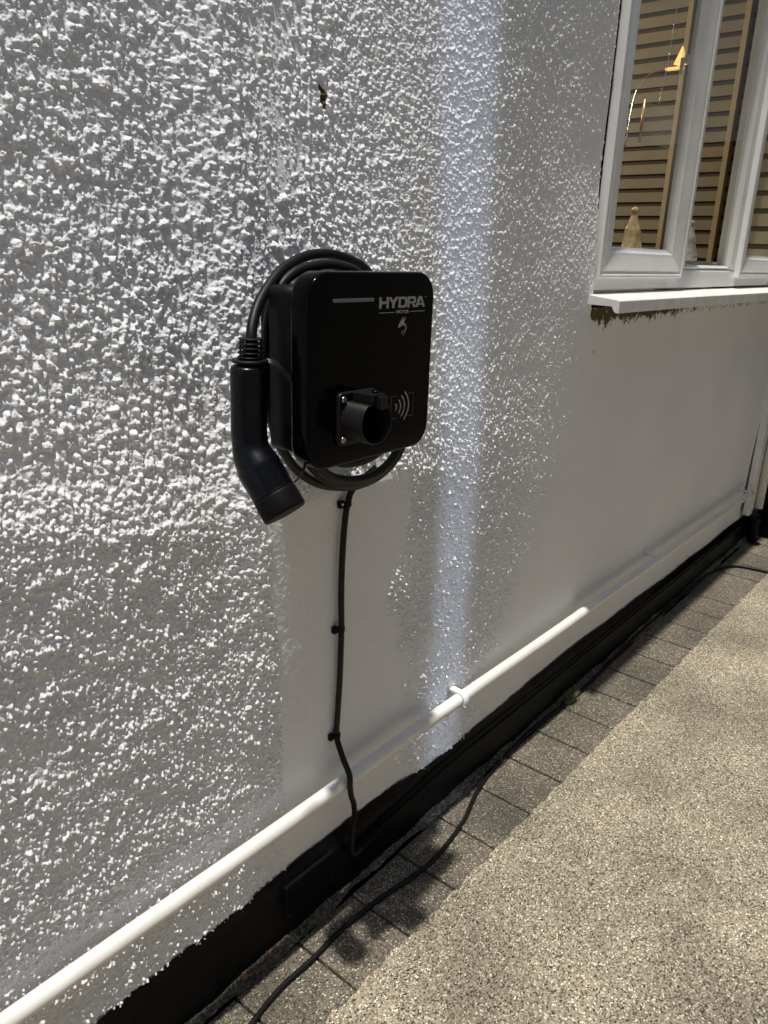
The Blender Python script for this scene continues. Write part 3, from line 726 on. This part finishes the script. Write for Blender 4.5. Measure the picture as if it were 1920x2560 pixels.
def screw(x, z, y, r=0.0052, parent=flange):
    mb = MB(); mb.lathe((x, y, z), (0, -1, 0), [(0, r), (0.0012, r*0.98), (0.0026, r*0.72), (0.0028, r*0.42), (0.0012, r*0.36)], 24); return mb.build('screw', MT['steel'], parent)
for x, z in ((0.8733, 1.2615), (0.8733, 1.1975), (0.9440, 1.1975), (0.9440, 1.2615)): screw(x, z, -0.1970)

# ------------------------------------------------------------------ charging cable with plug
cc = empty('charging_cable', 'thick black charging cable coiled behind the charger and ending in a hanging plug', 'charging cable')
circ = lambda a, r, y: (1.015 + r*math.cos(math.radians(a)), y, 1.262 + r*math.sin(math.radians(a)))
path = [(0.7715, -0.100, 1.318), (0.7722, -0.100, 1.3498), (0.7835, -0.092, 1.374), (0.8074, -0.080, 1.4021), (0.8447, -0.067, 1.4308), (0.8792, -0.058, 1.4511), (0.9286, -0.050, 1.4681), (0.981, -0.045, 1.4746), (1.0345, -0.042, 1.4697), (1.0947, -0.040, 1.4507),
        (1.165, -0.038, 1.395), (1.216, -0.036, 1.32), (1.240, -0.036, 1.24), (1.242, -0.040, 1.165), (1.210, -0.047, 1.095), (1.150, -0.050, 1.058), (1.083, -0.050, 1.0485), (1.0235, -0.050, 1.0569), (0.963, -0.052, 1.0769), (0.9092, -0.055, 1.1126), (0.8725, -0.058, 1.156), (0.8516, -0.060, 1.1971), (0.8382, -0.060, 1.2472),
        (0.832, -0.062, 1.31), (0.840, -0.065, 1.375), (0.8553, -0.070, 1.4157), (0.8772, -0.070, 1.4374), (0.909, -0.070, 1.4507), (0.9589, -0.070, 1.4578), (1.01, -0.065, 1.4547), (1.0529, -0.060, 1.444),
        (1.12, -0.056, 1.40), (1.185, -0.056, 1.33), (1.220, -0.057, 1.25), (1.218, -0.060, 1.17), (1.180, -0.066, 1.11), (1.125, -0.070, 1.072), (1.06, -0.070, 1.062), (0.99, -0.074, 1.075), (0.93, -0.075, 1.115), (0.895, -0.075, 1.18), (0.880, -0.075, 1.27), (0.890, -0.075, 1.36), (0.94, -0.075, 1.415), (1.01, -0.072, 1.425), (1.09, -0.072, 1.405),
        (1.16, -0.070, 1.34), (1.190, -0.072, 1.25), (1.185, -0.080, 1.17), (1.1451, -0.090, 1.1126), (1.0905, -0.098, 1.0869), (1.0283, -0.102, 1.0822), (0.977, -0.102, 1.0912), (0.9357, -0.104, 1.1088), (0.908, -0.108, 1.135), (0.900, -0.115, 1.165), (0.902, -0.12, 1.19)]
mb = MB(); mb.tube(spline(path, 8), 0.0084, 18); mb.build('cable', MT['rubber'], cc)
mb = MB(); mb.tube(spline([(1.175, -0.088, 1.24), (1.160, -0.090, 1.18), (1.120, -0.092, 1.138), (1.060, -0.094, 1.116), (0.990, -0.094, 1.118), (0.945, -0.094, 1.142), (0.915, -0.092, 1.19), (0.905, -0.090, 1.24)], 8), 0.0084, 16); mb.build('cable_loop', MT['rubber'], cc)
plug_top = Vector((0.7670, -0.100, 1.311))
mb = MB()
# handle: straight grip that bends away from the wall into the connector head
axp = spline([(0.7665, -0.100, 1.311), (0.7655, -0.100, 1.275), (0.7645, -0.100, 1.235), (0.7635, -0.101, 1.205), (0.7630, -0.107, 1.180), (0.7645, -0.121, 1.158), (0.7672, -0.139, 1.135), (0.7690, -0.1505, 1.120)], 8)
nP = len(axp)
def hr(t):
    base = [(0, 0.0262), (0.01, 0.0273), (0.04, 0.0281), (0.25, 0.0277), (0.5, 0.0280), (0.62, 0.0318), (0.72, 0.0355), (0.82, 0.0352), (1.0, 0.0345)]
    for i in range(len(base)-1):
        if base[i][0] <= t <= base[i+1][0]:
            f_ = (t-base[i][0])/(base[i+1][0]-base[i][0]); return base[i][1]*(1-f_)+base[i+1][1]*f_
    return base[-1][1]
mb.tube(axp, lambda t: hr(t), 36)
plug = mb.build('plug_handle', MT['handle'], cc)
ad_ = (axp[-1]-axp[-4]).normalized(); e0 = axp[-1]
mb = MB(); mb.lathe(e0 + ad_*0.0004, ad_, [(0, 0.0338), (0.0012, 0.0350), (0.004, 0.0354), (0.030, 0.0358), (0.0335, 0.0350), (0.035, 0.0330)], 40, up=(1, 0, 0)); mb.build('dust_cap', MT['black_case'], plug)
mb = MB(); mb.lathe((0.7672, -0.1, 1.3105), (0, 0, 1), [(0, 0.0235), (0.003, 0.0235), (0.0035, 0.0185), (0.006, 0.0185)], 32); mb.build('plug_collar', MT['handle'], plug)
mb = MB(); mb.lathe((0.7690, -0.1, 1.3168), (0, 0, 1), [(0, 0.0262), (0.001, 0.0275), (0.0035, 0.0275), (0.0045, 0.0262)], 36); ringo = mb.build('tether_ring', MT['rubber'], cc)
mb = MB()
for k in range(5):
    z0 = 1.3230 + k*0.0068; r_ = 0.0200 - 0.0003*k
    mb.lathe((0.7702+0.0004*k, -0.1, z0), (0, 0, 1), [(0, r_-0.0012), (0.0006, r_), (0.0022, r_), (0.0028, r_-0.0012)], 28)
mb.lathe((0.7702, -0.1, 1.3215), (0, 0, 1), [(0, 0.0125), (0.031, 0.0115)], 24)
for a in (20, 110, 200, 290):
    c, s_ = math.cos(math.radians(a)), math.sin(math.radians(a))
    mb.tube([(0.7702+0.0178*c, -0.1+0.0178*s_, 1.3215), (0.7716+0.0168*c, -0.1+0.0168*s_, 1.352)], 0.0016, 8)
mb.build('strain_relief', MT['rubber'], cc)
# flat strap from ring to cap
sp_ = spline([(0.7900, -0.113, 1.3195), (0.7960, -0.126, 1.3165), (0.8000, -0.137, 1.3065), (0.8080, -0.150, 1.2895), (0.8105, -0.160, 1.2758), (0.8115, -0.165, 1.2565), (0.8125, -0.167, 1.2204), (0.8150, -0.170, 1.1854), (0.8160, -0.170, 1.1631), (0.8090, -0.168, 1.1470), (0.7995, -0.163, 1.1360)], 6)
rg = []
for i, p_ in enumerate(sp_):
    tg = (sp_[min(i+1, len(sp_)-1)]-sp_[max(i-1, 0)]).normalized(); wv = Vector((0.55, -0.83, 0)); wv = (wv-tg*wv.dot(tg)).normalized(); nv = tg.cross(wv)
    f_ = 1.0 - 0.55*i/(len(sp_)-1)
    rg.append([p_+wv*0.0038*f_+nv*0.0009, p_-wv*0.0038*f_+nv*0.0009, p_-wv*0.0038*f_-nv*0.0009, p_+wv*0.0038*f_-nv*0.0009])
mb = MB(); mb.rings(rg, smooth=False); mb.build('tether_strap', MT['rubber'], cc)
# moulded lines on the handle
mb = MB(); mb.lathe(e0 - ad_*0.002, ad_, [(0, 0.0349), (0.0003, 0.0352), (0.0012, 0.0352), (0.0015, 0.0349)], 40); mb.build('seam', MT['black_case'], plug)

# ------------------------------------------------------------------ supply cable down the wall
sc = empty('supply_cable', 'black supply cable clipped down the wall from the charger over the white pipe', 'cable')
wsm = lambda z: -0.028*(min(max(z, 0.2), 1.02)-0.70)
P = [(1.145, -0.030, 1.070), (1.1000, -0.012, 1.0333), (1.0830, -0.011, 1.0050), (1.0757, -0.011, 0.955), (1.073, -0.011, 0.8809), (1.0745, -0.011, 0.80), (1.078, -0.012, 0.7229), (1.0800, -0.011, 0.66), (1.0804, -0.011, 0.5974), (1.0776, -0.011, 0.50), (1.0770, -0.012, 0.452), (1.0700, -0.030, 0.4150), (1.0640, -0.0565, 0.385), (1.0610, -0.0625, 0.3560), (1.0700, -0.0590, 0.3250), (1.0941, -0.0455, 0.282), (1.1120, -0.033, 0.235), (1.1159, -0.026, 0.2004), (1.1140, -0.026, 0.165), (1.1120, -0.026, 0.130), (1.122, -0.026, 0.107), (1.150, -0.0245, 0.105)]
P = [(x, y + (wsm(z) if z > 0.44 else 0), z) for x, y, z in P]
mb = MB(); mb.tube(spline(P, 8), 0.0066, 16); mb.build('cable', MT['rubber'], sc)
P = [(1.150, -0.0243, 0.105), (1.20, -0.022, 0.113), (1.2646, -0.020, 0.122), (1.35, -0.020, 0.130), (1.4328, -0.020, 0.1355), (1.55, -0.020, 0.140), (1.6652, -0.020, 0.1424), (1.94, -0.020, 0.143), (2.3, -0.020, 0.144), (2.8, -0.020, 0.147), (3.4, -0.020, 0.152), (4.2, -0.020, 0.160)]
mb = MB(); mb.tube(spline(P, 8), 0.0064, 14); o = mb.build('painted_cable', MT['plinth'], sc)
for i, (cx, cz) in enumerate(((1.0815, 1.003), (1.0775, 0.7235), (1.0775, 0.4555))):
    mb = MB(); wo = wsm(cz); yb = -0.0105+wo; prev = []
    for k in range(13):
        a = math.radians(-15 + 210*k/12); c, s_ = math.cos(a), math.sin(a)
        ri, ro = 0.0069, 0.0092
        prev.append([(cx+ri*c, yb-ri*s_, cz-0.0055), (cx+ri*c, yb-ri*s_, cz+0.0055), (cx+ro*c, yb-ro*s_, cz+0.0055), (cx+ro*c, yb-ro*s_, cz-0.0055)])
    mb.rings(prev, smooth=False)
    mb.box(cx-0.019, cx-0.0073, -0.0110+wo, -0.001+wo, cz-0.0075, cz+0.0075)
    clip = mb.build('cable_clip', MT['black_case'], sc, 0.0008)
    mb = MB(); mb.lathe((cx-0.0135, -0.0110+wo, cz+0.001), (0, -1, 0), [(0, 0.0036), (0.001, 0.0034), (0.0016, 0.0020)], 14); mb.build('clip_nail', MT['black_case'] if i else MT['steel'], clip)

# ------------------------------------------------------------------ cable lying on the ground
gp = [(0.60, -0.14), (0.73, -0.106), (0.821, -0.092), (0.913, -0.093), (1.02, -0.089), (1.151, -0.100), (1.240, -0.115), (1.310, -0.121), (1.394, -0.115), (1.496, -0.098), (1.560, -0.078), (1.636, -0.056), (1.786, -0.036), (1.999, -0.030), (2.23, -0.040), (2.40, -0.040), (2.597, -0.034), (2.80, -0.026), (2.963, -0.024), (3.403, -0.026), (3.68, -0.030), (3.85, -0.065), (3.915, -0.117), (3.935, -0.20), (3.94, -0.27), (3.95, -0.36), (3.98, -0.6)]
def gcz(x, y):
    t = max(0, min(1, (y+0.034)/0.034)); return gz(x) + 0.0062 + (0.030*t**1.3 if y > -0.034 else 0) + 0.001
mb = MB(); mb.tube(spline([(x, y, gcz(x, y)) for x, y in gp], 8), 0.0057, 14); tag(mb.build('extension_cable', MT['rubber']), 'thin black cable lying loose across the pavers beside the wall', 'cable')

# ------------------------------------------------------------------ dry leaves and weeds at the wall foot
def leaf(x, y, s, rot, label):
    mb = MB(); vs = []; fs = []; n = 9; z0 = gz(x)+0.012
    for i in range(n):
        t = i/(n-1); wv = s*0.38*math.sin(math.pi*t)**0.7*(1+0.25*math.sin(t*20)); z = 0.006*math.sin(t*5)+0.004*t
        for k, q in enumerate((-1, -0.5, 0, 0.5, 1)):
            lx = s*(t-0.5); ly = wv*q; vs.append((x+lx*math.cos(rot)-ly*math.sin(rot), y+lx*math.sin(rot)+ly*math.cos(rot), z0+z+0.006*abs(q)**1.5))
    for i in range(n-1):
        for k in range(4):
            a = i*5+k; fs.append((a, a+1, a+6, a+5))
    mb.add(vs, fs, True); o = mb.build('dry_leaf', MT['leaf'])
    sm = o.modifiers.new('thick', 'SOLIDIFY'); sm.thickness = 0.0004
    tag(o, label, 'leaf', 'dry leaves caught at the wall foot')
leaf(0.790, -0.022, 0.030, 0.3, 'curled rusty brown leaf lying nearest the bottom edge at the wall foot')
leaf(0.858, -0.014, 0.020, 1.2, 'smaller rusty brown leaf lying below the air vent at the wall foot')
def weed(x, y, n, h, label):
    mb = MB(); rnd = random.Random(int(x*1000))
    for k in range(n):
        a = rnd.uniform(0, 6.28); l_ = h*rnd.uniform(0.5, 1.0); lean = rnd.uniform(0.3, 1.0); bx_ = x+rnd.uniform(-0.03, 0.03); by_ = y+rnd.uniform(-0.008, 0.008)
        pts = []; m2 = 6; z0 = gz(bx_)+0.008
        for i in range(m2):
            t = i/(m2-1); rr_ = l_*lean*t**1.4; pts.append(Vector((bx_+rr_*math.cos(a)*1.3, min(by_+rr_*math.sin(a), -0.016), z0+l_*t*(1-0.35*lean*t))))
        vs = []; fs = []
        for i, p_ in enumerate(pts):
            ww = 0.0022*math.sin(math.pi*min(0.98, 0.12+i/(m2-1)*0.86)); s2 = Vector((-math.sin(a), math.cos(a), 0))*ww
            vs += [p_+s2, p_-s2]
        for i in range(m2-1): fs.append((2*i, 2*i+1, 2*i+3, 2*i+2))
        mb.add(vs, fs)
    tag(mb.build('weed', MT['weed']), label, 'weed', 'weeds at the wall foot')
weed(2.23, -0.045, 60, 0.045, 'tuft of green weeds rooted between plinth and ground cable')
weed(0.965, -0.032, 16, 0.022, 'tiny sparse weed sprig at the wall foot below the air vent')
weed(1.75, -0.045, 14, 0.018, 'low sprig of weed where the ground cable meets the plinth')

# ------------------------------------------------------------------ neighbouring house across the passage
nb = empty('neighbour_house', 'plain rendered neighbouring house wall across the passage', 'house')
mb = MB(); mb.box(-12, 1.2, -3.6, -3.3, -0.3, 6.6); mb.box(1.8, 40, -3.6, -3.3, -0.3, 6.6); mb.box(1.2, 1.8, -3.6, -3.3, -0.3, 3.3); mb.box(1.2, 1.8, -3.6, -3.3, 5.2, 6.6); mb.build('wall', MT['neighbour'], nb)
mb = MB(); framering(mb, 1.2, 1.8, 3.3, 5.2, [(0, -3.35), (0, -3.31), (0.06, -3.31), (0.07, -3.35)]); mb.build('window', MT['upvc'], nb)  # unseen window, placed to go with the added strip lamp
mb = MB(); mb.box(1.26, 1.74, -3.36, -3.35, 3.36, 5.14); mb.build('glass_pane', MT['void'], nb)
# area lamp added for the pale blue strip, standing in for reflected daylight
al = bpy.data.lights.new('strip_lamp', 'AREA'); al.shape = 'RECTANGLE'; al.size = 0.150; al.size_y = 1.6
al.spread = math.radians(1.4); al.energy = 0.20; al.color = (0.62, 0.75, 1.0)
ao = bpy.data.objects.new('strip_lamp', al); COL.objects.link(ao)
dirv = Vector((0.0, 0.62, -0.78)).normalized()
ao.location = (1.507, -2.60, 1.10+0.78/0.62*2.60)
ao.rotation_euler = dirv.to_track_quat('-Z', 'Y').to_euler()
